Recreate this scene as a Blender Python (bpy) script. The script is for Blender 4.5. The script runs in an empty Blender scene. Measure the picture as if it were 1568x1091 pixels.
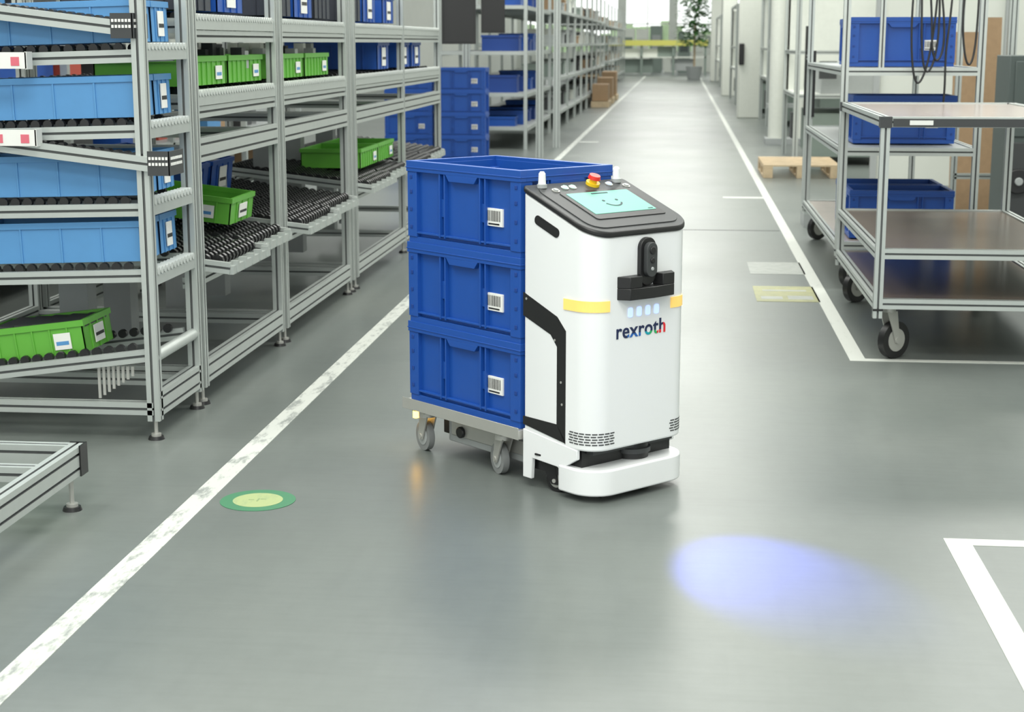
import bpy, math, random
from mathutils import Vector, Matrix
random.seed(7)
scene=bpy.context.scene
scene.view_settings.view_transform='Standard'
R=math.radians
# ------------------------------------------------------------ materials
MATS={}
def mat(name,col,rough=.5,metal=0.,emit=None,estr=0.,noise=0.,nscale=20.,bump=0.,coat=0.):
    if name in MATS: return MATS[name]
    m=bpy.data.materials.new(name); m.use_nodes=True
    nt=m.node_tree; b=nt.nodes['Principled BSDF']
    c=tuple(col)+(1,)
    b.inputs['Base Color'].default_value=c
    b.inputs['Roughness'].default_value=rough
    b.inputs['Metallic'].default_value=metal
    if coat: b.inputs['Coat Weight'].default_value=coat
    if emit:
        b.inputs['Emission Color'].default_value=tuple(emit)+(1,)
        b.inputs['Emission Strength'].default_value=estr
    tc=nt.nodes.new('ShaderNodeTexCoord')
    n=nt.nodes.new('ShaderNodeTexNoise'); n.inputs['Scale'].default_value=nscale; n.inputs['Detail'].default_value=4
    nt.links.new(tc.outputs['Object'],n.inputs['Vector'])
    k=noise if noise else .05
    mx=nt.nodes.new('ShaderNodeMix'); mx.data_type='RGBA'
    mx.inputs['A'].default_value=tuple(x*(1-k) for x in col)+(1,)
    mx.inputs['B'].default_value=tuple(min(1,x*(1+k)) for x in col)+(1,)
    nt.links.new(n.outputs['Fac'],mx.inputs['Factor'])
    nt.links.new(mx.outputs['Result'],b.inputs['Base Color'])
    if bump:
        bp=nt.nodes.new('ShaderNodeBump'); bp.inputs['Strength'].default_value=bump; bp.inputs['Distance'].default_value=.002
        nt.links.new(n.outputs['Fac'],bp.inputs['Height']); nt.links.new(bp.outputs['Normal'],b.inputs['Normal'])
    MATS[name]=m; return m
ALU=mat('aluminium',(.50,.535,.515),.42,.45)
GRV=mat('groove_shade',(.15,.16,.16),.6,.2)  # darker than the aluminium: groove shade put into the slot colour
ROLL=mat('roller_grey',(.52,.55,.53),.45)
BLK=mat('black_plastic',(.012,.012,.013),.38)
DGR=mat('dark_grey_plastic',(.045,.048,.05),.45)
DBIN=mat('dark_bin_plastic',(.03,.035,.05),.5)
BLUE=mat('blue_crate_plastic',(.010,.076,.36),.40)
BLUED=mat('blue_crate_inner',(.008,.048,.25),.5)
LBLUE=mat('light_blue_bin_plastic',(.095,.29,.58),.42)
GREEN=mat('green_bin_plastic',(.125,.42,.05),.42)
WHITE=mat('white_shell_paint',(.85,.865,.875),.30,coat=.2,noise=.004)
PAPER=mat('paper_label',(.82,.82,.79),.6)
YEL=mat('amber_lens',(.95,.62,.17),.35,emit=(1,.62,.15),estr=.34)
RED=mat('red_button',(.75,.03,.02),.35)
REDB=mat('faded_red_plastic',(.45,.07,.04),.5)
YBT=mat('yellow_plastic',(.9,.6,.02),.4)
STEEL=mat('galvanised_steel',(.50,.50,.47),.42,.5)
GREYR=mat('grey_rubber',(.22,.23,.23),.6)
GREYP=mat('grey_painted_metal',(.38,.40,.40),.5)
LEDW=mat('led_blue_white',(.3,.4,1),.3,emit=(.40,.52,1),estr=1.2)
LEDG=mat('led_green',(.4,.9,.6),.3,emit=(.3,1,.55),estr=1.5)
AMB=mat('amber_led',(1,.6,.1),.3,emit=(1,.5,.03),estr=22)
SCR=mat('screen_mint',(.03,.12,.09),.4,emit=(.30,.80,.60),estr=.76,noise=.01)
CARD=mat('cardboard',(.36,.24,.14),.8,noise=.15)
WOOD=mat('pallet_wood',(.55,.43,.28),.7,noise=.25,nscale=12)
BOARD=mat('brown_board',(.18,.14,.11),.22,noise=.15,nscale=6)
LBOARD=mat('light_board',(.40,.34,.31),.2,noise=.1,nscale=6)
WALLM=mat('wall_paint',(.66,.68,.63),.8,noise=.05,nscale=2)
CEILM=mat('ceiling_paint',(.72,.73,.71),.8)
CREAM=mat('cream_machine_paint',(.72,.74,.68),.45)
LEAF=mat('leaf_green',(.07,.22,.05),.5,noise=.4)
HEDGE=mat('hedge_foliage',(.30,.40,.24),.8,noise=.4,nscale=1.5)
PINK=mat('pink_print',(.70,.15,.20),.6)
BENCHY=mat('yellow_green_rail',(.62,.60,.14),.5)
MACH=mat('machine_grey_green',(.22,.27,.24),.5)
DMACH=mat('machine_dark',(.07,.09,.085),.5)
# ------------------------------------------------------------ mesh builder
class MB:
    def __init__(s): s.v=[];s.f=[];s.m=[];s.mats=[]
    def mi(s,m):
        if m not in s.mats: s.mats.append(m)
        return s.mats.index(m)
    def add(s,vs,fs,m,M=None):
        o=len(s.v)
        for a in vs:
            a=Vector(a)
            s.v.append(M@a if M else a)
        if isinstance(m,list):
            for f,k in zip(fs,m): s.f.append([o+i for i in f]); s.m.append(s.mi(k))
        else:
            k=s.mi(m)
            for f in fs: s.f.append([o+i for i in f]); s.m.append(k)
    def box(s,x0,x1,y0,y1,z0,z1,m,M=None):
        v=[(x0,y0,z0),(x1,y0,z0),(x1,y1,z0),(x0,y1,z0),(x0,y0,z1),(x1,y0,z1),(x1,y1,z1),(x0,y1,z1)]
        s.add(v,[(3,2,1,0),(4,5,6,7),(0,1,5,4),(1,2,6,5),(2,3,7,6),(3,0,4,7)],m,M)
    def frame(s,p0,p1,up=(0,0,1)):
        p0=Vector(p0);p1=Vector(p1);z=(p1-p0).normalized();up=Vector(up)
        if abs(z.dot(up))>.98: up=Vector((1,0,0))
        x=up.cross(z).normalized();y=z.cross(x)
        return Matrix(((x.x,y.x,z.x,p0.x),(x.y,y.y,z.y,p0.y),(x.z,y.z,z.z,p0.z),(0,0,0,1))),(p1-p0).length
    def cyl(s,p0,p1,r,m,n=14,r2=None):
        M,L=s.frame(p0,p1); r2=r if r2 is None else r2
        v=[(r*math.cos(2*math.pi*i/n),r*math.sin(2*math.pi*i/n),0) for i in range(n)]+[(r2*math.cos(2*math.pi*i/n),r2*math.sin(2*math.pi*i/n),L) for i in range(n)]
        f=[(i,(i+1)%n,n+(i+1)%n,n+i) for i in range(n)]+[tuple(range(n-1,-1,-1)),tuple(range(n,2*n))]
        s.add(v,f,m,M)
    def prism(s,poly,z0,z1,m,M=None,mtop=None):
        n=len(poly)
        v=[(a,b,z0) for a,b in poly]+[(a,b,z1) for a,b in poly]
        f=[(i,(i+1)%n,n+(i+1)%n,n+i) for i in range(n)]+[tuple(range(n-1,-1,-1)),tuple(range(n,2*n))]
        mm=[m]*n+[m,mtop or m]
        s.add(v,f,mm,M)
    def prof(s,p0,p1,a=.045,b=.045,m=None,up=(0,0,1)):
        """slotted aluminium extrusion"""
        m=m or ALU
        M,L=s.frame(p0,p1,up)
        pts=[];slot=[]
        C=[Vector((-a/2,-b/2)),Vector((a/2,-b/2)),Vector((a/2,b/2)),Vector((-a/2,b/2))]
        N=[Vector((0,1)),Vector((-1,0)),Vector((0,-1)),Vector((1,0))]
        for k in range(4):
            P=C[k];Q=C[(k+1)%4];d=(Q-P);l=d.length;d=d/l;n=N[k]
            pts.append(P);slot.append(0)
            ns=max(1,round(l/.045))
            if l<.025: continue
            for i in range(ns):
                c=P+d*((i+.5)/ns*l);w=.0045
                pts+= [c-d*w,c-d*w+n*.009,c+d*w+n*.009,c+d*w];slot+=[1,1,1,0]
        n=len(pts)
        v=[(q.x,q.y,0) for q in pts]+[(q.x,q.y,L) for q in pts]
        f=[(i,(i+1)%n,n+(i+1)%n,n+i) for i in range(n)]+[tuple(range(n-1,-1,-1)),tuple(range(n,2*n))]
        s.add(v,f,[GRV if slot[i] else m for i in range(n)]+[m,m],M)
    def obj(s,name,parent=None,loc=None,rot=None,bevel=0,segs=2,smooth=True):
        me=bpy.data.meshes.new(name);me.from_pydata([tuple(v) for v in s.v],[],s.f)
        for k in s.mats: me.materials.append(k)
        for p,k in zip(me.polygons,s.m): p.material_index=k; p.use_smooth=smooth
        me.update()
        if smooth: me.set_sharp_from_angle(angle=R(35))
        o=bpy.data.objects.new(name,me);scene.collection.objects.link(o)
        if parent: o.parent=parent
        if loc: o.location=loc
        if rot is not None: o.rotation_euler=rot
        if bevel:
            b=o.modifiers.new('bevel','BEVEL');b.width=bevel;b.segments=segs;b.limit_method='ANGLE';b.angle_limit=R(40)
        return o
def empty(name,loc=(0,0,0),rz=0):
    e=bpy.data.objects.new(name,None);e.empty_display_size=.2;scene.collection.objects.link(e)
    e.location=loc;e.rotation_euler=(0,0,rz);return e
def inst(o,name,loc,rot=(0,0,0)):
    n=o.copy();n.name=name;n.location=loc;n.rotation_euler=rot;scene.collection.objects.link(n);return n
def keep_parent(o,par):
    bpy.context.view_layer.update();o.parent=par;o.matrix_parent_inverse=par.matrix_world.inverted()
# ------------------------------------------------------------ camera
H=1.41
cam=bpy.data.cameras.new('camera');co=bpy.data.objects.new('camera',cam);scene.collection.objects.link(co)
co.location=(0,0,H);co.rotation_euler=(R(90)-math.atan(480/2450),0,R(5.9))
cam.sensor_width=36;cam.lens=2450/1568*36;cam.clip_end=300;cam.clip_start=.05
cam.dof.use_dof=True;cam.dof.focus_distance=5.1;cam.dof.aperture_fstop=6.3
scene.camera=co
# ------------------------------------------------------------ room
def floor_nodes():
    m=bpy.data.materials.new('epoxy_floor');m.use_nodes=True;nt=m.node_tree;b=nt.nodes['Principled BSDF']
    tc=nt.nodes.new('ShaderNodeTexCoord')
    def noise(sc,det,mp=None,ro=.5):
        n=nt.nodes.new('ShaderNodeTexNoise');n.inputs['Scale'].default_value=sc;n.inputs['Detail'].default_value=det;n.inputs['Roughness'].default_value=ro
        if mp:
            q=nt.nodes.new('ShaderNodeMapping');q.inputs['Scale'].default_value=mp
            nt.links.new(tc.outputs['Object'],q.inputs['Vector']);nt.links.new(q.outputs['Vector'],n.inputs['Vector'])
        else: nt.links.new(tc.outputs['Object'],n.inputs['Vector'])
        return n
    def ramp(src,p0,c0,p1,c1):
        r=nt.nodes.new('ShaderNodeValToRGB');e=r.color_ramp.elements
        e[0].position=p0;e[0].color=c0;e[1].position=p1;e[1].color=c1;nt.links.new(src.outputs['Fac'],r.inputs['Fac']);return r.outputs['Color']
    def mul(x,y):
        q=nt.nodes.new('ShaderNodeMix');q.data_type='RGBA';q.blend_type='MULTIPLY';q.inputs['Factor'].default_value=1
        nt.links.new(x,q.inputs['A']);nt.links.new(y,q.inputs['B']);return q.outputs['Result']
    a=noise(1.1,4,(1,.7,1),.5);c=noise(14,7,None,.6);s=noise(3,5,(1,14,1));t=noise(2.2,5,(9,.8,1));big=noise(.45,3)
    col=ramp(a,.28,(.128,.146,.140,1),.74,(.160,.176,.165,1))
    col=mul(col,ramp(c,.3,(.95,.95,.95,1),.7,(1.03,1.03,1.03,1)))
    col=mul(col,ramp(s,.42,(1,1,1,1),.75,(.94,.94,.94,1)))
    col=mul(col,ramp(t,.5,(1,1,1,1),.8,(.95,.95,.95,1)))
    col=mul(col,ramp(big,.35,(.93,.94,.95,1),.65,(1.04,1.04,1.02,1)))
    nt.links.new(col,b.inputs['Base Color'])
    mr=nt.nodes.new('ShaderNodeMapRange');mr.inputs['From Min'].default_value=.3;mr.inputs['From Max'].default_value=.7;mr.inputs['To Min'].default_value=.29;mr.inputs['To Max'].default_value=.36
    nt.links.new(a.outputs['Fac'],mr.inputs['Value']);nt.links.new(mr.outputs['Result'],b.inputs['Roughness'])
    bp=nt.nodes.new('ShaderNodeBump');bp.inputs['Strength'].default_value=.02;bp.inputs['Distance'].default_value=.002
    nt.links.new(c.outputs['Fac'],bp.inputs['Height']);nt.links.new(bp.outputs['Normal'],b.inputs['Normal'])
    return m
FLOOR=floor_nodes()
def worn(name,col,lo,hi,sc=14,under=(.15,.165,.16),mp=(1.6,.5,1)):
    m=bpy.data.materials.new(name);m.use_nodes=True;nt=m.node_tree;b=nt.nodes['Principled BSDF']
    tc=nt.nodes.new('ShaderNodeTexCoord');q=nt.nodes.new('ShaderNodeMapping');q.inputs['Scale'].default_value=mp
    n=nt.nodes.new('ShaderNodeTexNoise');n.inputs['Scale'].default_value=sc;n.inputs['Detail'].default_value=8;n.inputs['Roughness'].default_value=.7
    nt.links.new(tc.outputs['Object'],q.inputs['Vector']);nt.links.new(q.outputs['Vector'],n.inputs['Vector'])
    r=nt.nodes.new('ShaderNodeValToRGB');r.color_ramp.elements[0].position=lo;r.color_ramp.elements[1].position=hi
    r.color_ramp.elements[0].color=tuple(under)+(1,);r.color_ramp.elements[1].color=tuple(col)+(1,)
    nt.links.new(n.outputs['Fac'],r.inputs['Fac']);nt.links.new(r.outputs['Color'],b.inputs['Base Color'])
    b.inputs['Roughness'].default_value=.45;return m
LINEW=worn('worn_white_paint',(.56,.58,.54),.38,.50,under=(.27,.29,.275))
LINER=worn('white_paint',(.56,.58,.54),.28,.42,under=(.35,.37,.35))
YELL=worn('worn_yellow_sticker',(.34,.34,.16),.2,.6,under=(.20,.21,.12),mp=(1,1,1))
WSTK=worn('worn_white_sticker',(.36,.38,.35),.2,.6,under=(.24,.26,.24),mp=(1,1,1))
YEND=90
b=MB();b.box(-9,7,-6,YEND,-.1,0,FLOOR);b.obj('floor',smooth=False)
b=MB();b.box(-9.2,-9,-6,YEND,0,6,WALLM);b.obj('wall_left',smooth=False)
b=MB();b.box(7,7.2,-6,YEND,0,6,WALLM);b.obj('wall_right',smooth=False)
b=MB();b.box(-9,7,YEND,YEND+.2,0,.9,WALLM);b.box(-9,7,YEND,YEND+.2,4.6,6,WALLM)
for x in (-9,-6.2,-3.4,-.6,2.2,5.0): b.box(x,x+.35,YEND,YEND+.2,.9,4.6,WALLM)
b.obj('wall_back',smooth=False)
for i,x in enumerate((-6.2,-3.4,-.6,2.2)):
    b=MB();x0=x+.35;x1=x+2.8
    for xa in (x0,(x0+x1)/2-.03,x1-.06): b.box(xa,xa+.06,YEND+.02,YEND+.12,.9,4.6,CREAM)
    for z in (.9,2.4,4.54): b.box(x0,x1,YEND+.02,YEND+.12,z,z+.06,CREAM)
    b.obj(f'window_{i+1}',smooth=False)
b=MB();random.seed(11)
for i in range(40):
    x=-12+.6*i;b.box(x,x+.7,98+random.uniform(-.3,.3),100,0,random.uniform(1.7,2.7),HEDGE)
b.obj('garden_hedge',smooth=False)
b=MB();y=-6
while y<YEND:
    b.box(-9.2,7.2,y,y+2.2,5.6,5.75,CEILM); y+=5.0  # ceiling slabs out of view, gapped so light from the world comes through
for x in (-9.2,-1.0,7.0): b.box(x-.1,x+.2,-6,YEND,5.3,5.75,CEILM)
b.obj('ceiling',smooth=False)
# ------------------------------------------------------------ floor markings
def marking(name,x0,x1,y0,y1,m,z=.0015):
    b=MB();b.box(x0,x1,y0,y1,.0002,z,m);return b.obj(name,smooth=False)
marking('floor_line',-1.512,-1.438,1.5,70,LINEW)
marking('floor_line',.79,.862,7.2,70,LINER)
marking('floor_line',.862,4.0,7.2,7.255,LINER)
marking('floor_line',.785,.858,1.5,4.49,LINER)
marking('floor_line',.785,3.5,4.49,4.55,LINER)
marking('floor_line',.42,.79,14.9,15.05,LINER)
marking('floor_line',-1.435,-1.15,23.2,23.4,LINER)
marking('floor_sticker',.45,.80,8.87,9.44,YELL)
marking('floor_sticker',.46,.80,9.95,10.5,WSTK)
for (a,c_,d,e) in ((.48,.60,8.95,9.05),(.63,.77,8.95,9.08),(.5,.75,9.25,9.30)): marking('floor_sticker_print',a,c_,d,e,WSTK,.002)
DJ=mat('joint_dark',(.07,.075,.07),.7)
marking('floor_joint',-1.4,.78,12.30,12.325,DJ,.001)
b=MB();n=48
def ring(r): return [(r*math.cos(2*math.pi*i/n),r*math.sin(2*math.pi*i/n)) for i in range(n)]
GS=worn('green_sticker',(.05,.20,.10),.25,.4,under=(.08,.17,.11));GC=worn('pale_green_sticker',(.36,.43,.20),.3,.5,under=(.26,.34,.18));GT=mat('sticker_print',(.22,.30,.14),.6)
b.prism(ring(.118),.0002,.0015,GS);b.prism(ring(.078),.0015,.0021,GC)
b.box(-.03,-.012,-.003,.003,.0021,.0025,GT);b.box(-.002,.003,-.016,.016,.0021,.0025,GT);b.box(.006,.024,.008,.013,.0021,.0025,GT)
b.obj('round_floor_sticker',loc=(-1.29,4.73,0))
# ------------------------------------------------------------ crates
def crate_mesh(L=.6,W=.4,Hh=.28,M1=BLUE,M2=BLUED,label=True):
    b=MB();t=.008;i=.018
    b.box(i,L-i,i,i+t,.012,Hh-.012,M1);b.box(i,L-i,W-i-t,W-i,.012,Hh-.012,M1)
    b.box(i,i+t,i,W-i,.012,Hh-.012,M1);b.box(L-i-t,L-i,i,W-i,.012,Hh-.012,M1)
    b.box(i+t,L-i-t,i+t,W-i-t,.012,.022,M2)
    b.box(.006,L-.006,.006,W-.006,0,.022,M1)
    zr=Hh-.036
    b.box(0,L,0,i+.006,zr,Hh,M1);b.box(0,L,W-i-.006,W,zr,Hh,M1)
    b.box(0,i+.006,i+.006,W-i-.006,zr,Hh,M1);b.box(L-i-.006,L,i+.006,W-i-.006,zr,Hh,M1)
    for z in (zr+.012,):
        b.box(-.002,L+.002,-.002,.004,z,z+.004,M1);b.box(-.002,.004,0,W,z,z+.004,M1);b.box(L-.004,L+.002,0,W,z,z+.004,M1)
    for cx in (0,1):
        for cy in (0,1):
            x0=.003 if cx==0 else L-.003-.05;y0=.003 if cy==0 else W-.003-.05
            b.box(x0,x0+.05,y0,y0+.05,.022,zr,M1)
    for fx in (.30,.345,.655,.70):
        for y0,y1 in ((.002,i),(W-i,W-.002)): b.box(fx*L-.003,fx*L+.003,y0,y1,.03,zr,M1)
    for fx in (.3225,.6775):
        for y0,y1 in ((.010,i),(W-i,W-.010)): b.box(fx*L-.012,fx*L+.012,y0,y1,.10,.16,M1)
    for y0,y1 in ((.004,i),(W-i,W-.004)):
        b.box(.05,L-.05,y0,y1,.034,.040,M1)
        yy0,yy1=(0,.018) if y0<.1 else (W-.018,W)
        Mx=Matrix(((1,0,0,0),(0,0,1,yy0),(0,1,0,0),(0,0,0,1)))
        b.prism([(L*.36,zr),(L*.39,zr-.022),(L*.61,zr-.022),(L*.64,zr)],0,yy1-yy0,M1,Mx)
    for fy in (.30,.70):
        for x0,x1 in ((.003,i),(L-i,L-.003)): b.box(x0,x1,fy*W-.003,fy*W+.003,.03,zr,M1)
    for x0,x1 in ((-.002,.016),(L-.016,L+.002)):
        b.box(x0,x1,W*.32,W*.68,zr-.02,zr,M1)
    for z in (.05,.11,.17,.22):
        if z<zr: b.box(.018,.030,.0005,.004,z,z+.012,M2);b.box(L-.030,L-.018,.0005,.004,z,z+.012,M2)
    if label:
        b.box(L-.182,L-.102,.0115,.0185,.092,.15,PAPER)
        x=L-.177
        while x<L-.110:
            w=random.choice((.0015,.003,.0022));b.box(x,x+w,.0105,.012,.108,.143,BLK);x+=w+random.choice((.0018,.0028,.004))
        b.box(L-.172,L-.117,.0105,.012,.097,.102,BLK)
    return b
crate0=crate_mesh()
RX,RY,RZ=-.482,4.997,R(-43.8)
def rl(x,y,z=0):
    c,s=math.cos(RZ),math.sin(RZ);return (RX+c*x-s*y,RY+s*x+c*y,z)
cr=crate0.obj('storage_crate',loc=rl(-.612,.0,.182),rot=(0,0,RZ),bevel=.002)
inst(cr,'storage_crate.001',rl(-.612,.0,.182+.277),(0,0,RZ))
inst(cr,'storage_crate.002',rl(-.612,.0,.182+.554),(0,0,RZ))
# ------------------------------------------------------------ crate dolly
def castor(b,x,y,r=.045,w=.022,top=.15,yaw=0.,tire=GREYR,forkm=STEEL,off=.03):
    M=Matrix.Translation((x,y,0))@Matrix.Rotation(yaw,4,'Z')
    def P(a): return M@Vector(a)
    b.cyl(P((off,-w/2,r)),P((off,w/2,r)),r,tire,28)
    b.cyl(P((off,-w/2-.002,r)),P((off,w/2+.002,r)),r*.62,GREYP if tire!=BLK else STEEL,20)
    b.cyl(P((off,-w/2-.012,r)),P((off,w/2+.012,r)),r*.18,STEEL,12)
    for sg in (-1,1):
        y0=sg*(w/2+.004);y1=sg*(w/2+.009);ya,yb=min(y0,y1),max(y0,y1)
        Mx=M@Matrix(((1,0,0,0),(0,0,1,ya),(0,1,0,0),(0,0,0,1)))
        b.prism([(off-.012,r-.012),(off+.014,r-.012),(.030,top-.022),(-.030,top-.022)],0,yb-ya,forkm,Mx)
    b.cyl(P((0,0,top-.025)),P((0,0,top-.006)),.032,forkm,18)
    b.box(-.04,.04,-.035,.035,top-.006,top,forkm,M)
dol=empty('crate_dolly',(RX,RY,0),RZ)
b=MB();x0,x1,y0,y1=-.63,-.003,-.014,.414
for a in ((x0,x1,y0,y0+.03),(x0,x1,y1-.03,y1),(x0,x0+.03,y0+.03,y1-.03),(x1-.03,x1,y0+.03,y1-.03)): b.box(*a,.152,.181,STEEL)
b.box(x0+.03,x1-.03,.17,.23,.155,.175,STEEL)
for a in ((x0,x1,y0-.002,y0),(x0,x1,y1,y1+.002)): b.box(*a,.150,.190,STEEL)
b.obj('deck_frame',dol,bevel=.0015)
b=MB()
castor(b,-.55,.035,yaw=R(170),off=.02,r=.052);castor(b,-.13,.030,yaw=R(165),off=.03,r=.052)
castor(b,-.55,.37,yaw=R(170),r=.05);castor(b,-.10,.37,yaw=R(165),r=.05)
b.obj('castors',dol)
# ------------------------------------------------------------ robot
rob=empty('transport_robot',(RX,RY,0),RZ)
BW=.43;BD=.325
def outline(off=0.,rf=.075,rb=.012,x0=.004,x1=BD,y0=0.,y1=BW,n=10):
    x0-=off;x1+=off;y0-=off;y1+=off;rf+=off;rb=max(.002,rb+off)
    P=[]
    def arc(cx,cy,r,a0,a1,n):
        for i in range(n+1):
            a=R(a0+(a1-a0)*i/n);P.append((cx+r*math.cos(a),cy+r*math.sin(a)))
    arc(x0+rb,y0+rb,rb,180,270,3);arc(x1-rf,y0+rf,rf,270,360,n)
    arc(x1-rf,y1-rf,rf,0,90,n);arc(x0+rb,y1-rb,rb,90,180,3)
    return P
def ztop(x): return .952-.375*x
def loft(b,poly,zb,zt,m,mt=None):
    n=len(poly)
    zb_=zb if callable(zb) else (lambda x:zb);zt_=zt if callable(zt) else (lambda x:zt)
    v=[(p[0],p[1],zb_(p[0])) for p in poly]+[(p[0],p[1],zt_(p[0])) for p in poly]
    f=[(i,(i+1)%n,n+(i+1)%n,n+i) for i in range(n)]+[tuple(range(n-1,-1,-1)),tuple(range(n,2*n))]
    b.add(v,f,[m]*n+[m,mt or m])
b=MB();loft(b,outline(),.165,lambda x:ztop(x)-.0,WHITE)
b.obj('body_shell',rob,bevel=.006,segs=3)
b=MB();loft(b,outline(.005,rf=.075),lambda x:ztop(x)+.001,lambda x:ztop(x)+.020,BLK,DGR)
b.obj('top_bezel',rob,bevel=.006,segs=3)
ang=math.atan(.375)
T=Matrix.Translation((0,0,.952+.0202))@Matrix.Rotation(ang,4,'Y')
k=1/math.cos(ang)
b=MB()
def rrect(x0,x1,y0,y1,r,n=6):
    P=[]
    for cx,cy,a0 in ((x1-r,y1-r,0),(x0+r,y1-r,90),(x0+r,y0+r,180),(x1-r,y0+r,270)):
        for i in range(n+1):
            a=R(a0+90*i/n);P.append((cx+r*math.cos(a),cy+r*math.sin(a)))
    return P
b.prism(rrect(.018*k,.306*k,.022,BW-.022,.055),.0,.003,DGR,T)
b.prism(rrect(.075*k,.258*k,.080,.380,.012),.003,.006,BLK,T)
b.obj('lid_plate',rob,bevel=.0012)
b=MB();sx0,sx1,sy0,sy1=.090*k,.228*k,.098,.362
b.prism(rrect(sx0,sx1,sy0,sy1,.004),.006,.0072,SCR,T)
SD=mat('screen_dark',(.01,.04,.05),.5)
cx=(sx0+sx1)/2+.012;cy=(sy0+sy1)/2
def dotp(x,y,r):
    M=T@Matrix.Translation((x,y,0));b.prism([(r*math.cos(i*.5236),r*math.sin(i*.5236)) for i in range(12)],.0072,.0080,SD,M)
for sg in (-1,1): dotp(cx-.020,cy+sg*.028,.0055)
pr=[];pin=[]
for i in range(13):
    a=R(-62+124*i/12);pr.append((cx-.018+.040*math.cos(a),cy+.040*math.sin(a)));pin.append((cx-.018+.034*math.cos(a),cy+.034*math.sin(a)))
for i in range(12): b.prism([pin[i],pr[i],pr[i+1],pin[i+1]],.0072,.0080,SD,T)
b.box(sx0+.010,sx0+.016,cy-.035,cy+.035,.0072,.0080,SD,T)
b.box(sx1-.010,sx1-.006,sy1-.03,sy1-.01,.0072,.0080,SD,T)
b.obj('touch_screen',rob)
b=MB()
def knob(x,y,r,h,m,ring=None,r2=None):
    p=T@Vector((x,y,.003));q=T@Vector((x,y,.003+h));b.cyl(p,q,r,m,20,r2=r2)
    if ring: b.cyl(p,T@Vector((x,y,.0055)),r+.005,ring,20)
for y in (.055,.378):
    p=T@Vector((.03,y,.0));b.cyl(p,p+Vector((0,0,.012)),.016,GREYP,20)
    b.cyl(p+Vector((0,0,.012)),p+Vector((0,0,.045)),.0125,WHITE,20,r2=.011);b.cyl(p+Vector((0,0,.045)),p+Vector((0,0,.052)),.011,WHITE,20,r2=.006)
for x,y,m in ((.048,.135,LEDG),(.048,.168,LEDG),(.062,.085,GREYP),(.045,.33,LEDW),(.065,.39,GREYP)): knob(x,y,.0085,.006,m,STEEL)
knob(.04,.262,.023,.010,YBT);
p=T@Vector((.04,.262,.013));nn=(T.to_3x3()@Vector((0,0,1)))
b.cyl(p,p+nn*.014,.012,YBT,20);b.cyl(p+nn*.012,p+nn*.024,.021,RED,24,r2=.018)
b.obj('controls',rob)
def sidepoly(b,pts,m,y=0.,th=.0015):
    Mx=Matrix(((1,0,0,0),(0,0,1,y-th),(0,1,0,0),(0,0,0,1)))
    n=len(pts);v=[(p[0],p[1],0) for p in pts]+[(p[0],p[1],th) for p in pts]
    f=[(i,(i+1)%n,n+(i+1)%n,n+i) for i in range(n)]+[tuple(range(n-1,-1,-1)),tuple(range(n,2*n))]
    b.add(v,f,m,Mx)
def sideband(b,y,th):
    A=[(.004,.635),(.165,.575),(.205,.535),(.205,.175)]
    B=[(.004,.560),(.135,.515),(.165,.480),(.165,.232)]
    for i in range(3): sidepoly(b,[A[i],B[i],B[i+1],A[i+1]],BLK,y,th)
    sidepoly(b,[(.004,.205),(.205,.178),(.205,.190),(.165,.232),(.004,.232)],BLK,y,th)
b=MB();sideband(b,0,.0016);sideband(b,BW+.0016,.0016)
for y in (0,BW+.0016):
    c,s=math.cos(-ang),math.sin(-ang);pts=[]
    for (qx,qz) in rrect(-.06,.06,-.015,.015,.0145):
        pts.append((.115+c*qx-s*qz,.852+s*qx+c*qz))
    sidepoly(b,pts,BLK,y,.0018)
for z in (.36,.22): b.cyl((.155 if z>.3 else .185,-.003,z+.15 if z<.3 else .50),(.155 if z>.3 else .185,0,z+.15 if z<.3 else .50),.004,STEEL,10)
for (x,z) in ((.02,.615),(.19,.30)): b.cyl((x,-.003,z),(x,0,z),.004,STEEL,10)
b.obj('side_trim',rob)
def path_strip(b,P,z0,z1,off,m,dash=None):
    n=len(P)
    for i in range(n-1):
        a=Vector(P[i]);c=Vector(P[i+1]);d=(c-a)
        if d.length<1e-5: continue
        nn=Vector((d.y,-d.x)).normalized()*off
        v=[(a.x,a.y,z0),(c.x,c.y,z0),(c.x,c.y,z1),(a.x,a.y,z1)]
        w=[(a.x+nn.x,a.y+nn.y,z0),(c.x+nn.x,c.y+nn.y,z0),(c.x+nn.x,c.y+nn.y,z1),(a.x+nn.x,a.y+nn.y,z1)]
        b.add(v+w,[(4,5,6,7),(0,3,2,1),(0,1,5,4),(3,7,6,2),(0,4,7,3),(1,2,6,5)],m)
def sub(P,s0,s1,step=.004):
    L=[0]
    for i in range(1,len(P)): L.append(L[-1]+(Vector(P[i])-Vector(P[i-1])).length)
    def at(s):
        s=max(0,min(L[-1],s))
        for i in range(1,len(P)):
            if s<=L[i]+1e-9:
                t=(s-L[i-1])/max(1e-9,L[i]-L[i-1]);return tuple(Vector(P[i-1]).lerp(Vector(P[i]),t))
        return P[-1]
    n=max(1,int((s1-s0)/step));return [at(s0+(s1-s0)*i/n) for i in range(n+1)]
O=outline(0,n=24)
st=3
PL=O[st:]
Ltot=BD-.075-.016
arcL=.075*math.pi/2
b=MB()
path_strip(b,sub(PL,Ltot-.055,Ltot+arcL-.005),.603,.637,.003,YEL)
s_r=Ltot+arcL+(BW-.15)
path_strip(b,sub(PL,s_r-.020,s_r+arcL+.03),.588,.622,.003,YEL)
b.obj('turn_signal_strips',rob)
b=MB()
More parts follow.
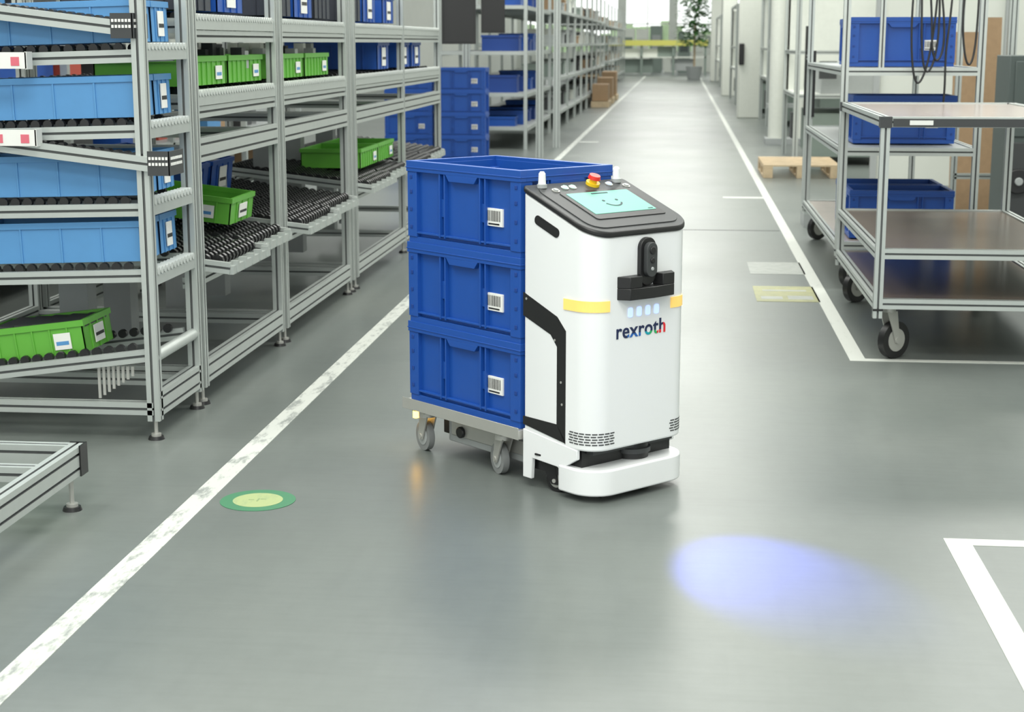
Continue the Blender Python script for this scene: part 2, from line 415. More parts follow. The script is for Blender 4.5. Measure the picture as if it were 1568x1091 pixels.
for c0 in (Ltot+.02,s_r+.035):
    for r in range(5):
        s=c0-.045-.004*(r%2)
        while s<c0+.105:
            path_strip(b,sub(PL,s,s+.017,.004),.185+r*.0085,.1885+r*.0085,.0012,DGR);s+=.021
b.obj('vents',rob)
b=MB();yc=BW/2+.005;X=BD
Mf=Matrix(((0,0,1,X),(1,0,0,0),(0,1,0,0),(0,0,0,1)))
b.prism(rrect(yc-.034,yc+.034,.672,.822,.033,8),-.002,.014,BLK,Mf)
b.prism(rrect(yc-.022,yc+.022,.70,.808,.0215,8),.014,.032,DGR,Mf)
b.cyl((X+.030,yc,.783),(X+.036,yc,.783),.012,BLK,20);b.cyl((X+.030,yc,.752),(X+.036,yc,.752),.009,BLK,20);b.cyl((X+.030,yc,.726),(X+.035,yc,.726),.006,GREYP,16)
def bracket(z0,z1,out):
    pl=[(X-.002,yc-.12),(X+out,yc-.095),(X+out+.008,yc),(X+out,yc+.095),(X-.002,yc+.12)]
    b.prism(pl,z0,z1,BLK)
bracket(.636,.672,.035)
b.prism([(X-.002,yc-.12),(X+.035,yc-.095),(X+.035,yc-.045),(X-.002,yc-.035)],.672,.708,BLK)
b.prism([(X-.002,yc+.035),(X+.035,yc+.045),(X+.035,yc+.095),(X-.002,yc+.12)],.672,.708,BLK)
b.obj('sensor_head',rob,bevel=.002)
b=MB()
for i in range(4):
    y=yc-.062+.038*i
    b.prism(rrect(y-.0095,y+.0095,.577,.607,.006),-.001,.003,LEDW,Mf)
b.obj('headlight_leds',rob)
def logo_mat():
    m=bpy.data.materials.new('logo_ink');m.use_nodes=True;nt=m.node_tree;bs=nt.nodes['Principled BSDF']
    tc=nt.nodes.new('ShaderNodeTexCoord');sp=nt.nodes.new('ShaderNodeSeparateXYZ');nt.links.new(tc.outputs['Object'],sp.inputs[0])
    r=nt.nodes.new('ShaderNodeValToRGB');r.color_ramp.interpolation='CONSTANT'
    e=r.color_ramp.elements;e[0].position=0;e[0].color=(.01,.02,.08,1);e[1].position=.2;e[1].color=(.01,.12,.45,1)
    for p_,c_ in ((.52,(.0,.35,.45,1)),(.66,(.02,.4,.12,1)),(.80,(.75,.02,.03,1))):
        q=e.new(p_);q.color=c_
    mr=nt.nodes.new('ShaderNodeMapRange');mr.inputs['From Min'].default_value=-.115;mr.inputs['From Max'].default_value=.115
    nt.links.new(sp.outputs['X'],mr.inputs['Value']);nt.links.new(mr.outputs[0],r.inputs[0])
    lt=nt.nodes.new('ShaderNodeMath');lt.operation='LESS_THAN';lt.inputs[1].default_value=.010;nt.links.new(sp.outputs['Y'],lt.inputs[0])
    gx=nt.nodes.new('ShaderNodeMath');gx.operation='GREATER_THAN';gx.inputs[1].default_value=.096
    nt.links.new(sp.outputs['X'],gx.inputs[0])
    mxm=nt.nodes.new('ShaderNodeMath');mxm.operation='MAXIMUM';nt.links.new(lt.outputs[0],mxm.inputs[0]);nt.links.new(gx.outputs[0],mxm.inputs[1])
    gt=nt.nodes.new('ShaderNodeMath');gt.operation='GREATER_THAN';gt.inputs[1].default_value=-.06;nt.links.new(sp.outputs['X'],gt.inputs[0])
    mu=nt.nodes.new('ShaderNodeMath');mu.operation='MULTIPLY';nt.links.new(mxm.outputs[0],mu.inputs[0]);nt.links.new(gt.outputs[0],mu.inputs[1])
    mx=nt.nodes.new('ShaderNodeMix');mx.data_type='RGBA';mx.inputs['A'].default_value=(.01,.02,.08,1)
    nt.links.new(mu.outputs[0],mx.inputs['Factor']);nt.links.new(r.outputs[0],mx.inputs['B']);nt.links.new(mx.outputs['Result'],bs.inputs['Base Color'])
    return m
def text(s,name,size,parent,loc,rot,m,ext=.0006,off=0.,spacing=1.):
    cu=bpy.data.curves.new(name,'FONT');cu.body=s;cu.size=size;cu.align_x='CENTER';cu.extrude=ext;cu.offset=off;cu.space_character=spacing
    cu.materials.append(m);o=bpy.data.objects.new(name,cu);scene.collection.objects.link(o)
    if parent:o.parent=parent
    o.location=loc;o.rotation_euler=rot;return o
text('rexroth','logo_lettering',.066,rob,(X+.0012,yc-.014,.515),(R(90),0,R(90)),logo_mat(),off=.0010,spacing=1.06)
b=MB()
O2=outline(.006,rf=.09,x0=.175,x1=BD+.008,y0=0,y1=BW,n=12)
loft(b,O2,.022,.106,WHITE)
b.obj('front_bumper',rob,bevel=.006,segs=3)
b=MB()
sidepl=[(.004,.03),(.045,.03),(.05,.10),(.17,.095),(.20,.075),(.20,.10),(.26,.135),(.26,.165),(.004,.19)]
for yy in (.012,BW):
    sidepoly(b,sidepl,WHITE,yy,.014)
b.obj('side_skirts',rob,bevel=.002)
b=MB();b.box(.01,.26,.02,BW-.02,.06,.168,BLK);b.cyl((.245,.25,.104),(.245,.25,.16),.055,BLK,30);b.cyl((.245,.25,.125),(.245,.25,.14),.062,DGR,30)
b.box(.24,.29,.04,BW-.04,.148,.166,DGR);b.box(.19,.31,.06,BW-.06,.012,.03,BLK)
b.obj('undercarriage',rob)
b=MB();castor(b,.10,.035,r=.038,w=.026,top=.12,yaw=R(10),tire=BLK,forkm=BLK);castor(b,.10,BW-.04,r=.038,w=.026,top=.12,yaw=R(10),tire=BLK,forkm=BLK)
b.obj('drive_wheels',rob)
b=MB();b.prism(rrect(-.50,-.02,.075,.335,.03),.045,.135,GREYP);b.box(-.46,-.06,.068,.075,.07,.12,STEEL)
b.cyl((-.40,.055,.09),(-.40,.068,.09),.02,BLK,20);b.box(-.57,-.50,.12,.29,.05,.11,BLK)
b.obj('lifting_chassis',rob,bevel=.004)
b=MB();b.cyl((-.612,.03,.11),(-.612,.03,.135),.011,AMB,16);b.box(-.622,-.602,.02,.20,.135,.15,BLK)
b.obj('rear_signal_lamp',rob)
ld=bpy.data.lights.new('blue_spot','SPOT');ld.energy=230;ld.color=(.04,.09,1);ld.spot_size=R(36);ld.spot_blend=1;ld.shadow_soft_size=.015
lo=bpy.data.objects.new('blue_spot',ld);scene.collection.objects.link(lo);lo.parent=rob
lp=Vector((BD+.07,yc,.60));lo.location=lp
c,s=math.cos(-RZ),math.sin(-RZ);dx,dy=.27-RX,4.22-RY
tgt=Vector((c*dx-s*dy,s*dx+c*dy,0));lo.rotation_euler=(tgt-lp).to_track_quat('-Z','Y').to_euler()
# ------------------------------------------------------------ flow racks
XF=-1.86
def foot(b,x,y,z=.07):
    b.cyl((x,y,0),(x,y,.012),.030,BLK,18,r2=.026);b.cyl((x,y,.012),(x,y,.022),.018,STEEL,14);b.cyl((x,y,.02),(x,y,z),.007,STEEL,10)
def rollrail(b,x,y0,y1,z):
    b.box(x-.02,x+.018,y0,y1,z-.045,z-.015,ALU)
    b.box(x+.014,x+.019,y0,y1,z-.050,z-.002,ALU)
    b.box(x-.026,x-.022,y0,y1,z-.050,z+.002,ALU)
    y=y0+.02
    while y<y1-.01:
        b.cyl((x-.020,y,z-.002),(x+.022,y,z-.002),.013,ROLL,10);y+=.038
def lane(b,x0,x1,y0,y1,z0,z1,rows=None,pitch=.045,wheels=True):
    for yy in (y0,y1): b.prof((x0,yy,z0-.03),(x1,yy,z1-.03),.022,.045)
    if not wheels:return
    n=int((x1-x0)/pitch)
    for i in range(n):
        x=x0+(i+.5)*pitch;z=z0+(z1-z0)*(x-x0)/(x1-x0)
        for yy in (y0+.025,y1-.025): b.cyl((x,yy-.009,z),(x,yy+.009,z),.017,BLK,10)
def tablelane(b,x0,x1,y0,y1,z0,z1):
    for yy in (y0,y1): b.prof((x0,yy,z0-.02),(x1,yy,z1-.02),.022,.045)
    b.box(x1-.01,x1+.012,y0,y1,z1-.045,z1-.012,ALU)
    for k_ in range(5):
        yy=y0+(k_+.5)*(y1-y0)/5;b.box(x1-.012,x1+.018,yy-.012,yy+.012,z1-.04,z1+.004,ALU)
    n=int((x1-x0)/.046)
    for i in range(n):
        x=x0+(i+.5)*.046;z=z0+(z1-z0)*(x-x0)/(x1-x0)
        b.cyl((x,y0,z-.008),(x,y1,z-.008),.004,DGR,6)
        y=y0+.03+(.026 if i%2 else 0)
        while y<y1-.015:
            b.cyl((x,y-.011,z-.004),(x,y+.011,z-.004),.024,BLK,10);y+=.052
b=MB();ya,yb=5.47,5.97;xb=-3.05
for y in (ya,yb):
    b.prof((XF,y,.07),(XF,y,2.15),up=(0,1,0));foot(b,XF,y)
    b.prof((xb,y,.07),(xb,y,2.15),up=(0,1,0));foot(b,xb,y)
    b.prof((xb,y,.115),(XF,y,.115),.045,.045)
    b.prof((xb,y,2.1),(XF,y,2.1))
b.prof((XF,ya,.13),(XF,yb,.13),.045,.09)
for z in (1.40,1.13,.86,.61):
    rollrail(b,XF,ya+.02,yb-.02,z)
for z1,z0 in ((1.395,1.36),(1.135,1.10),(.86,.83),(.625,.585)):
    lane(b,xb,XF-.03,ya+.015,yb-.03,z0,z1)
lane(b,xb,XF-.03,ya+.015,yb-.03,.18,.335);b.cyl((XF,ya,.30),(XF,yb,.30),.022,ALU,20)
def chute(z1,x1,rise=.075,near=ya-.03):
    b.prof((xb,near,z1+rise*(x1-xb)/.62-.02),(x1,near,z1-.02),.02,.05)
    xx=x1-.03
    while xx>xb:
        z=z1+rise*(x1-xx)/.62;b.cyl((xx,near+.012,z),(xx,near+.05,z),.014,BLK,10);xx-=.033
    b.prof((xb,near+.065,z1+rise*(x1-xb)/.62-.02),(x1,near+.065,z1-.02),.02,.05)
    b.box(x1-.075,x1+.004,near-.014,near-.010,z1-.05,z1+.035,DGR)
    b.box(x1,x1+.006,near-.014,near+.14,z1-.05,z1+.035,DGR)
chute(1.005,-1.76);chute(1.475,-1.87)
for x0,z in ((-2.36,1.35),(-2.34,1.085)):
    b.box(x0-.3,x0+.12,ya-.07,ya-.066,z-.028,z+.028,PAPER)
    b.box(x0+.115,x0+.122,ya-.07,ya-.02,z-.03,z+.03,PAPER)
    for k_ in (-.13,-.03,.065): b.box(x0+k_,x0+k_+.03,ya-.0715,ya-.07,z-.018,z+.012,PINK)
for k_ in range(8): b.box(-2.08+.018*k_,-2.07+.018*k_,ya+.03,ya+.035,.14+.012*k_,.26,STEEL)
rack1=b.obj('flow_rack')
b=MB()
for (x1,z1) in ((-1.76,1.005),(-1.87,1.475)):
    for r in range(2):
        for c_ in range(6): b.box(x1-.07+.012*c_,x1-.062+.012*c_,ya-.0465,ya-.044,z1-.015+r*.02,z1-.005+r*.02,PAPER)
        for c_ in range(10): b.box(x1+.006,x1+.0075,ya-.035+.013*c_,ya-.027+.013*c_,z1-.015+r*.02,z1-.005+r*.02,PAPER)
b.obj('shelf_labels',rack1)
def bin_mesh(L,W,Hh,M1,label=True,ribs=5,sl=False):
    b=MB();t=.006
    b.box(.01,L-.01,.01,W-.01,0,.01,M1)
    b.box(.006,L-.006,.006,.006+t,.0,Hh-.01,M1);b.box(.006,L-.006,W-.006-t,W-.006,.0,Hh-.01,M1)
    b.box(.006,.006+t,.006,W-.006,.0,Hh-.01,M1);b.box(L-.006-t,L-.006,.006,W-.006,0,Hh-.01,M1)
    b.box(0,L,0,.014,Hh-.022,Hh,M1);b.box(0,L,W-.014,W,Hh-.022,Hh,M1);b.box(0,.014,.014,W-.014,Hh-.022,Hh,M1);b.box(L-.014,L,.014,W-.014,Hh-.022,Hh,M1)
    for k_ in range(1,ribs+1):
        x=L*k_/(ribs+1)
        b.box(x-.003,x+.003,.001,.006,.0,Hh-.022,M1);b.box(x-.003,x+.003,W-.006,W-.001,0,Hh-.022,M1)
    for k_ in (1,2,3):
        y=W*k_/4;b.box(L-.006,L-.001,y-.004,y+.004,0,Hh-.022,M1)
    if label:
        b.box(L-.003,L+.001,W*.34,W*.66,.02,Hh-.035,PAPER)
        b.box(L+.001,L+.002,W*.36,W*.64,Hh*.35,Hh*.45,BLK)
    if sl:
        b.box(L*.70,L*.86,-.0015,.002,.02,Hh-.04,PAPER)
        b.box(L*.72,L*.84,-.002,-.0014,Hh*.3,Hh*.42,LBLUE)
    return b
def put(src,name,loc,rot=(0,0,0)):
    if src[1] is None: src[1]=src[0].obj(name,loc=loc,rot=rot,bevel=.0015);return src[1]
    return inst(src[1],name,loc,rot)
LB=[bin_mesh(.60,.20,.145,LBLUE,ribs=3),None]
for z1,z0 in ((1.395,1.36),(1.135,1.10),(.86,.83),(.625,.585)):
    a=-math.atan((z1-z0)/1.19)
    for yy in (5.505,5.715):
        for j in (0,1):
            x=XF-.63-.61*j+.0;z=z0+(z1-z0)*(x-xb)/(XF-.03-xb)+.019
            if x<xb-.1: continue
            put(LB,'storage_bin',(x,yy,z),(0,a,0))
GB=[bin_mesh(.40,.29,.12,GREEN,sl=True),None]
gb=put(GB,'storage_bin',(-2.52,5.53,.252),(0,-math.atan(.155/1.2),0))
b=MB()
for i in range(5): b.box(-2.48+.07*i,-2.42+.07*i,5.56,5.78,.345+.012*i,.385+.006*i,DGR)
keep_parent(b.obj('bin_contents'),gb)
def rack(name,ys,xf=XF,xb=-3.05,shelves=(1.51,1.22),beam=1.0,top=2.15,bottom=.13,tables=None,dbl=()):
    b=MB()
    for y in ys:
        b.prof((xf,y,.07),(xf,y,top),up=(0,1,0));foot(b,xf,y)
        b.prof((xb,y,.07),(xb,y,top),up=(0,1,0));foot(b,xb,y)
        b.prof((xb,y,bottom),(xf,y,bottom))
        b.prof((xb,y,beam),(xf,y,beam))
        for z in shelves: b.prof((xb,y+.03,z-.06),(xf,y+.03,z-.04),.022,.045)
    for y0,y1 in zip(ys[:-1],ys[1:]):
        if y1-y0<.3: continue
        y0+=.024;y1-=.024
        b.prof((xf,y0,bottom),(xf,y1,bottom),.045,.09);b.prof((xb,y0,bottom),(xb,y1,bottom),.045,.09)
        b.prof((xf,y0,beam),(xf,y1,beam),.045,.09);b.prof((xb,y0,beam+.1),(xb,y1,beam+.1),.045,.045)
        for z in shelves:
            rollrail(b,xf,y0,y1,z);b.prof((xf,y0,z-.075),(xf,y1,z-.075),.03,.045)
            b.prof((xb,y0,z-.03),(xb,y1,z-.03))
            n=max(1,round((y1-y0)/.22))
            for i in range(n):
                yy=y0+(i+.5)*(y1-y0)/n
                lane(b,xb,xf-.03,yy-.085,yy+.085,z+.02,z,pitch=.06)
        b.prof((xf,y0,top-.05),(xf,y1,top-.05))
        if tables:
            n=2
            for i in range(n):
                ta=y0+i*(y1-y0)/n+.01;tb=y0+(i+1)*(y1-y0)/n-.01
                tablelane(b,xf-.75,xf+tables[1]-.05*(i%2),ta,tb,tables[0]+.10,tables[0])
            b.prof((xf-.05,y0,tables[0]-.08),(xf-.05,y1,tables[0]-.08))
            b.prof((xf-.70,y0,.02+tables[0]),(xf-.70,y1,.02+tables[0]))
            for yy in (y0+.1,(y0+y1)/2): b.box(xf-.62,xf-.50,yy,yy+.10,.10,tables[0]+.25,GREYP)
    return b.obj(name)
rack('flow_rack',[6.05,7.30,7.40,8.88,8.98],tables=(.56,.12))
rack('flow_rack',[9.10,10.75,12.40],tables=(.60,.10))
GB2=[bin_mesh(.56,.38,.115,GREEN,ribs=7,sl=True),None];DB=[bin_mesh(.5,.38,.16,DBIN,False),None];BB=[bin_mesh(.60,.40,.17,BLUE),None]
Q=R(90);gl=[]
for yy in (6.10,6.69): gl.append(put(GB2,'storage_bin',(XF-.03,yy,1.243),(0,0,Q)))
for yy in (7.50,8.10): gl.append(put(GB2,'storage_bin',(XF-.03,yy,1.243),(0,0,Q)))
for yy in (6.10,7.46,8.35,9.2): put(DB,'storage_bin',(XF-.53,yy,1.535))
for yy in (6.56,7.9,9.65,10.3): put(BB,'storage_bin',(XF-.63,yy,1.535))
for yy in (10.1,10.9,11.4): put(BB,'storage_bin',(XF-.63,yy,1.245))
for yy in (9.55,10.12): put(GB2,'storage_bin',(XF-.04,yy,.665),(0,0,Q))
for yy in (7.5,7.95): put(BB,'storage_bin',(XF-1.1,yy,.72),(0,.12,0))
put(GB2,'storage_bin',(XF-.62,6.75,.70),(0,.12,0))
random.seed(5)
for y0,g in ((7.50,gl[2]),(8.10,gl[3]),(6.69,gl[1])):
    b=MB()
    for i in range(14):
        x=XF-.36+random.uniform(0,.28);y=y0+random.uniform(.04,.46);b.box(x,x+.05,y,y+.06,1.30,1.37+random.uniform(0,.04),random.choice((CREAM,GREYP,DGR)),None)
    keep_parent(b.obj('bin_contents'),g)
def simple_rack(name,x0,x1,ys,levels,top=2.1,m=ALU,fill=(),w=.045):
    b=MB()
    for y in ys:
        for x in (x0,x1): b.box(x-w/2,x+w/2,y-w/2,y+w/2,0,top,m)
        for z in levels: b.box(x0,x1,y-.015,y+.015,z-.05,z-.01,m)
    for z in levels:
        for x in (x0,x1): b.box(x-w/2,x+w/2,ys[0],ys[-1],z-.06,z-.01,m)
        b.box(x0,x1,ys[0],ys[-1],z-.012,z,GREYP)
        if fill:
            y=ys[0]+.1
            while y<ys[-1]-.5:
                if random.random()<fill[0]:
                    l=random.uniform(.3,.45);h=random.uniform(.12,.26);c_=random.choice(fill[1]);x=max(x0,x1)-.05-random.uniform(0,.1)
                    xa=x-.5 if abs(x1-x0)>.6 else min(x0,x1)+.03
                    b.box(xa,x,y,y+l,z,z+h,c_);b.box(xa-.01,x+.01,y-.01,y+l+.01,z+h-.03,z+h,c_)
                y+=.5
    return b.obj(name,smooth=False)
simple_rack('storage_shelf',-5.0,-3.7,[5.5,7.5,9.5,11.5,13.5,15.5],(.25,.7,1.15,1.6,2.05),fill=(.75,[BLUE,LBLUE,DGR,GREYP,CARD,DBIN,DGR,REDB]))
simple_rack('storage_shelf',-7.8,-6.6,[5.5,8.5,11.5,14.5,17.5],(.25,.7,1.15,1.6,2.05),fill=(.8,[REDB,CREAM,DGR,GREYP,CARD]))
# ------------------------------------------------------------ low frame, bottom-left foreground
b=MB();x0,x1,y0,y1=-3.0,-1.83,2.4,4.62;z=.150
b.prof((x1,y0,z),(x1,y1+.022,z),.045,.09);b.prof((x0,y0,z),(x0,y1,z),.045,.09)
b.prof((x0,y1,z),(x1-.022,y1,z),.045,.09);b.prof((x0,y0,z),(x1-.022,y0,z),.045,.09);b.prof((x0,3.5,z),(x1-.022,3.5,z),.045,.045)
b.prof((x0,y1-.25,z+.02),(x1-.022,y1-.25,z+.02),.045,.045)
b.box(x1-.026,x1+.026,y1+.022,y1+.028,z-.048,z+.048,BLK);b.box(x1+.022,x1+.027,y1-.03,y1+.028,z-.048,z+.048,BLK)
for x in (x0+.1,x1):
    for y in (y0+.1,y1-.05): foot(b,x,y,.12)
b.obj('low_platform_frame')
# ------------------------------------------------------------ carts
def cart(x0,x1,y0,y1,levels,top,boards,rc=.085):
    b=MB()
    for x in (x0,x1):
        for y in (y0,y1): b.prof((x,y,.2),(x,y,top),.04,.04,up=(0,1,0))
    for i,z in enumerate(levels):
        for x in (x0,x1): b.prof((x,y0+.02,z-.02),(x,y1-.02,z-.02),.04,.045)
        for y in (y0,y1): b.prof((x0+.02,y,z-.02),(x1-.02,y,z-.02),.04,.045)
        b.box(x0+.02,x1-.02,y0+.02,y1-.02,z-.012,z-.004,boards[i])
    for x in (x0,x1):
        for y in (y0,y1): b.box(x-.022,x+.022,y-.022,y+.022,levels[0]-.052,levels[0]-.042,BLK)
    for x,yw in ((x0+.06,R(40)),(x1-.06,R(200))):
        for y in (y0+.07,y1-.07): castor(b,x,y,r=rc,w=.035,top=levels[0]-.043,yaw=yw,tire=BLK,off=.04)
    return b
b=cart(.90,1.78,7.2,8.95,(.285,.51,1.09),1.08,(BOARD,BOARD,LBOARD))
for x in (.90,1.78):
    for y in (7.2,8.95): b.box(x-.026,x+.026,y-.026,y+.026,1.045,1.093,DGR)
b.box(.93,1.75,7.172,7.182,1.05,1.085,DGR);b.box(1.0,1.1,7.168,7.171,1.058,1.078,PAPER)
b.obj('shelf_trolley')
b=cart(.93,1.68,9.35,11.85,(.28,.82,1.27),2.0,(LBOARD,GREYP,GREYP))
for y in (9.35,11.85): b.prof((.95,y,1.98),(1.66,y,1.98),.04,.04)
b.prof((1.13,9.35,1.27),(1.13,9.35,1.98),.03,.03,up=(0,1,0))
b.obj('tall_trolley')
sc=crate_mesh(.6,.4,.28)
c1=sc.obj('storage_crate.003',loc=(1.0,9.5,.285),bevel=.002)
for loc in ((1.0,9.95,.285),(.97,9.55,1.275),(1.0,10.1,1.275),(1.02,9.7,.825)): inst(c1,'storage_crate.004',loc)
# ------------------------------------------------------------ left mid background
for i in range(4): inst(c1,'storage_crate.010',(-2.95,19.6,.0+.277*i))
for i in range(4): inst(c1,'storage_crate.011',(-3.62,19.7,.0+.277*i))
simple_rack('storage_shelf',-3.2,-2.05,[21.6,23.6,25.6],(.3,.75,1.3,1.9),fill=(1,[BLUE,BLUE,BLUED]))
b=MB()
for x,y in ((-1.72,20.0),(-1.66,22.0),(-2.75,20.9)): b.prof((x,y,0),(x,y,3.2),.09,.09,up=(0,1,0))
b.prof((-2.75,20.9,3.15),(-1.72,20,3.15),.09,.09);b.prof((-1.72,20,3.15),(-1.66,22,3.15),.09,.09)
b.obj('aluminium_portal_frame')
def monitor(x,y,z,w,h,tilt=0):
    b=MB();b.box(-w/2,w/2,-.03,.03,-h/2,h/2,BLK);b.box(-w/2+.015,w/2-.015,-.032,-.03,-h/2+.015,h/2-.015,BLK)
    b.box(-.03,.03,.03,.08,-.05,.05,GREYP);b.cyl((0,.08,-.1),(0,.08,1.6),.02,GREYP,10)
    b.box(-.12,.12,.02,.14,1.58,1.62,GREYP)
    return b.obj('hanging_monitor',loc=(x,y,z),rot=(0,0,tilt),bevel=.004)
monitor(-1.76,12.9,1.63,.27,.46,.2);monitor(-1.75,15.2,1.75,.22,.50,.2)
simple_rack('storage_shelf',-3.4,-2.0,[27+2*i for i in range(9)],(.3,.85,1.4,1.95),top=2.5,fill=(.75,[CREAM,GREYP,ALU,CARD,DGR,MACH]))
simple_rack('storage_shelf',-3.5,-2.25,[46+2.5*i for i in range(9)],(.3,.85,1.4,1.95),top=2.6,fill=(.7,[CREAM,GREYP,CARD,MACH,WOOD]))
b=MB()
for i in range(3):
    b.box(-1.93,-1.58,36+i*2.2,37+i*2.2,.14,.50+.1*i,CARD)
    b.box(-1.95,-1.55,35.9+i*2.2,37.1+i*2.2,.0,.13,WOOD)
b.obj('cardboard_boxes')
# ------------------------------------------------------------ right side background
b=MB();b.box(1.10,1.56,31,31.5,0,5.6,CREAM);b.box(1.10,1.2,30.95,31,1.0,1.4,BLK);b.obj('white_column',bevel=.02)
b=MB();b.cyl((1.38,23.2,0),(1.38,23.2,5.3),.12,CREAM,24);b.cyl((1.72,23.3,0),(1.72,23.3,5.3),.08,CREAM,20)
for z in (.5,1.4,2.3):b.box(1.24,1.82,23.3,23.45,z,z+.06,GREYP)
b.box(1.22,1.85,23.0,23.5,0,.08,GREYP);b.obj('vertical_pipes')
b=MB();x0,y0=.90,17.2
for i in range(6): b.box(x0+.0,x0+.8,y0+i*.22,y0+i*.22+.12,.122,.144,WOOD)
for i in range(3):
    b.box(x0+i*.35,x0+i*.35+.1,y0,y0+1.22,.10,.122,WOOD);b.box(x0+i*.35,x0+i*.35+.1,y0,y0+1.22,0,.022,WOOD)
    for j in range(3): b.box(x0+i*.35,x0+i*.35+.1,y0+j*.54,y0+j*.54+.14,.022,.10,WOOD)
b.obj('wooden_pallet',bevel=.003)
b=MB();b.box(1.95,7,16.5,16.6,0,3.2,WALLM)
for x in (1.95,3.2,4.4,5.6): b.box(x-.03,x+.03,16.44,16.5,0,3.2,GREYP)
b.obj('wall_partition',smooth=False)
b=MB();b.box(-.33,-.12,-.012,.012,0,1.50,CARD);b.box(-.11,.06,.0,.012,0,1.62,CARD)
b.obj('cardboard_sheet',loc=(2.60,13.8,0),rot=(-.06,0,.1))
b=MB()
b.prof((2.22,13.3,0),(2.22,13.3,2.4),.045,.045,up=(0,1,0));b.prof((2.62,13.3,0),(2.62,13.3,2.4),.07,.07,up=(0,1,0));b.prof((2.22,13.3,2.35),(2.62,13.3,2.35));b.prof((2.22,13.3,.35),(2.62,13.3,.35))
b.obj('aluminium_stand')
b=MB();b.box(2.36,2.95,12.0,12.5,.08,1.32,DMACH);b.box(2.40,2.91,11.985,12.0,.15,.70,DGR);b.box(2.40,2.91,11.985,12.0,.74,1.28,DMACH);b.box(2.38,2.93,12.02,12.48,0,.08,BLK)
b.cyl((2.46,11.95,.42),(2.46,11.985,.42),.09,BLK,24);b.cyl((2.46,11.93,.42),(2.46,11.95,.42),.03,GREYP,20);b.obj('control_cabinet',bevel=.006)
b=MB();b.box(2.95,3.8,13.2,14.0,0,1.9,CREAM);b.box(3.0,3.75,13.18,13.2,.1,1.0,GREYP);b.box(3.0,3.75,13.18,13.2,1.05,1.85,CREAM);b.box(3.05,3.08,13.15,13.18,.6,.8,BLK);b.obj('machine_cabinet',bevel=.01)
def station(x0,x1,y0,y1,top=2.3,bl=True):
    b=MB()
    for x in (x0,x1):
        for y in (y0,y1): b.prof((x,y,0),(x,y,top),.06,.06,up=(0,1,0))
    for z in (.8,1.3,top-.03):
        for x in (x0,x1): b.prof((x,y0,z),(x,y1,z),.045,.045)
        for y in (y0,y1): b.prof((x0,y,z),(x1,y,z),.045,.045)
    b.box(x0,x1,y0,y1,.78,.82,CREAM);b.box(x0,x1,y1-.03,y1,.82,2.2,CREAM)
    b.box(x0+.1,x0+.16,y0+.2,y0+.3,.9,1.6,BLK);b.box(x0+.3,x1-.2,y0+.3,y1-.2,.82,1.1,GREYP);b.box(x0+.2,x1-.1,y0+.1,y1-.1,.1,.6,MACH)
    if bl: b.box(x0+.1,x0+.5,y0+.1,y0+.2,1.5,1.75,BLUE)
    b.box(x0+.25,x0+.45,y0+.02,y0+.06,1.0,1.2,DGR);b.box(x0+.5,x0+.8,y0+.04,y0+.08,1.35,1.6,DMACH)
    b.box(x0-.03,x0+.02,y0+.3,y0+.6,.3,.6,DGR)
    return b.obj('assembly_workstation')
station(1.35,2.6,19,21,bl=False);station(1.9,2.9,24.5,27);station(1.5,2.9,28,30.4,bl=False);station(1.45,2.8,33,36);station(1.3,2.7,38,42);station(1.35,2.7,46,50,bl=False);station(1.3,2.7,53,60)
b=MB();b.box(1.12,1.5,44,44.5,0,5.6,CREAM);b.box(1.12,1.5,61,61.5,0,5.6,CREAM);b.obj('white_column',bevel=.02)
b=MB()
for y in (12.6,12.9): 
    b.prof((1.0,y,.14),(1.0,y,1.35),.04,.04,up=(0,1,0));b.box(.97,1.03,y-.04,y-.02,.85,1.35,BLK)
b.box(.98,1.9,12.58,12.92,.1,.14,ALU);b.box(.98,1.9,12.58,12.92,.0,.1,GREYP);b.prof((1.0,12.6,1.3),(1.0,12.9,1.3),.04,.04)
b.obj('handle_stand')
b=MB();b.box(-3.2,1.2,72,73,.75,.8,CREAM);b.box(-3.2,1.2,71.9,72,1.28,1.52,BENCHY)
for x in (-3.2,-1.7,-.3,1.1): b.box(x-.05,x+.05,72,72.1,0,1.5,MACH)
b.box(-2.6,-1.0,72.2,73,.8,1.15,CREAM);b.box(-.4,.6,72.2,73,.2,.7,GREYP);b.box(-1.0,-.2,72.2,73,.8,1.25,MACH);b.box(-2.9,-1.2,72.3,73,.1,.7,MACH)
b.obj('far_workbench')
b=MB();random.seed(21)
for i in range(11):
    x=-4.2+.68*i;h=random.uniform(1.2,2.3);b.box(x,x+.6,80,80.8,.0,h,random.choice((CREAM,CREAM,GREYP,MACH)));b.box(x+.1,x+.5,79.97,80,h*.5,h*.8,random.choice((GREYP,MACH,WALLM,DMACH)))
b.obj('machine_row',smooth=False)
b=MB();random.seed(3)
b.cyl((0,0,0),(0,0,.5),.25,GREYP,16,r2=.32);b.cyl((0,0,.5),(0,0,2.2),.04,WOOD,8)
for i in range(900):
    a=random.uniform(0,6.28);rr=random.uniform(0,1)**.6;h=random.uniform(1.3,3.3);d=Vector((math.cos(a),math.sin(a),random.uniform(-.6,.5))).normalized()
    c_=Vector((math.cos(a)*rr*.7,math.sin(a)*rr*.7,h));sd=d.cross(Vector((0,0,1))).normalized()*.08;L=d*random.uniform(.15,.32)
    b.add([c_,c_+L*.5+sd,c_+L,c_+L*.5-sd],[(0,1,2,3)],LEAF)
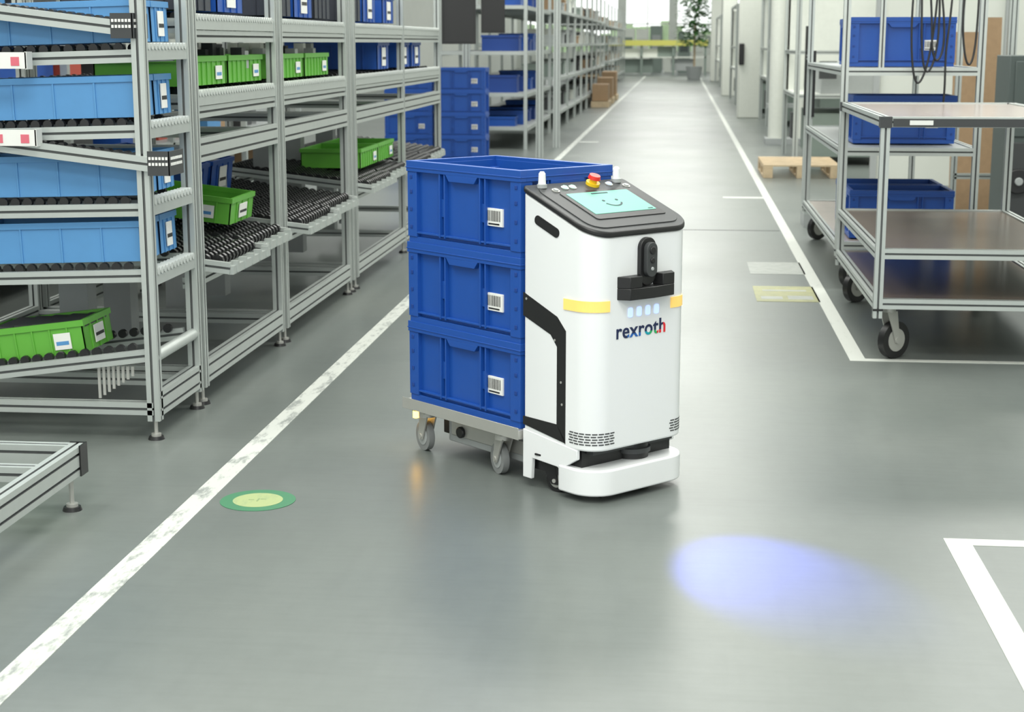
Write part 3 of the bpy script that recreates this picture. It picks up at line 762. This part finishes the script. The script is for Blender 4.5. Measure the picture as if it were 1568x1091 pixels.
b.obj('potted_tree',loc=(.55,64,0),smooth=False)
def cables(sets,r=.006):
    cu=bpy.data.curves.new('hanging_cables','CURVE');cu.dimensions='3D';cu.bevel_depth=r
    for pts in sets:
        sp=cu.splines.new('NURBS');sp.points.add(len(pts)-1);sp.use_endpoint_u=True;sp.order_u=4
        for p_,q in zip(sp.points,pts): p_.co=tuple(q)+(1,)
    cu.materials.append(BLK);o=bpy.data.objects.new('hanging_cables',cu);scene.collection.objects.link(o)
S=[]
for k_ in range(3): S.append([(1.30+.02*k_,9.31,1.99),(1.27+.06*k_,9.27,1.6),(1.28+.05*k_,9.25,1.25+.05*k_),(1.34+.05*k_,9.25,1.10+.08*k_),(1.42+.03*k_,9.27,1.5),(1.42-.02*k_,9.31,1.99)])
S.append([(1.62,9.31,1.99),(1.54,9.27,1.7),(1.56,9.25,1.3),(1.62,9.25,1.25),(1.64,9.27,1.5),(1.64,9.31,1.99)])
S.append([(1.5,9.31,1.99),(1.50,9.27,1.6),(1.45,9.25,1.35),(1.48,9.25,1.15),(1.46,9.25,1.0)])
cables(S,.006)
# ------------------------------------------------------------ light
w=bpy.data.worlds.new('world');scene.world=w;w.use_nodes=True
bg=w.node_tree.nodes['Background'];bg.inputs[0].default_value=(.96,1,.97,1);bg.inputs[1].default_value=1.6
def area(name,loc,sx,sy,e,col=(1,1,.93),rot=(0,0,0)):
    l=bpy.data.lights.new(name,'AREA');l.shape='RECTANGLE';l.size=sx;l.size_y=sy;l.energy=e;l.color=col
    o=bpy.data.objects.new(name,l);scene.collection.objects.link(o);o.location=loc;o.rotation_euler=rot;return o
for y,e in ((-1.5,220),(2.0,180),(6.5,125),(12,165),(20,250),(30,270),(42,270),(56,280),(68,260)): area('ceiling_and_fill_lamp',(-.4,y,5.2),3.0,1.6,e)  # nearest pair is front fill added above the camera; others are ceiling lamps
for y in (5,11): area('ceiling_and_fill_lamp',(-4.2,y,5.2),2,1.2,130)
for y in (8,16): area('ceiling_and_fill_lamp',(3.5,y,5.2),2,1.2,160)
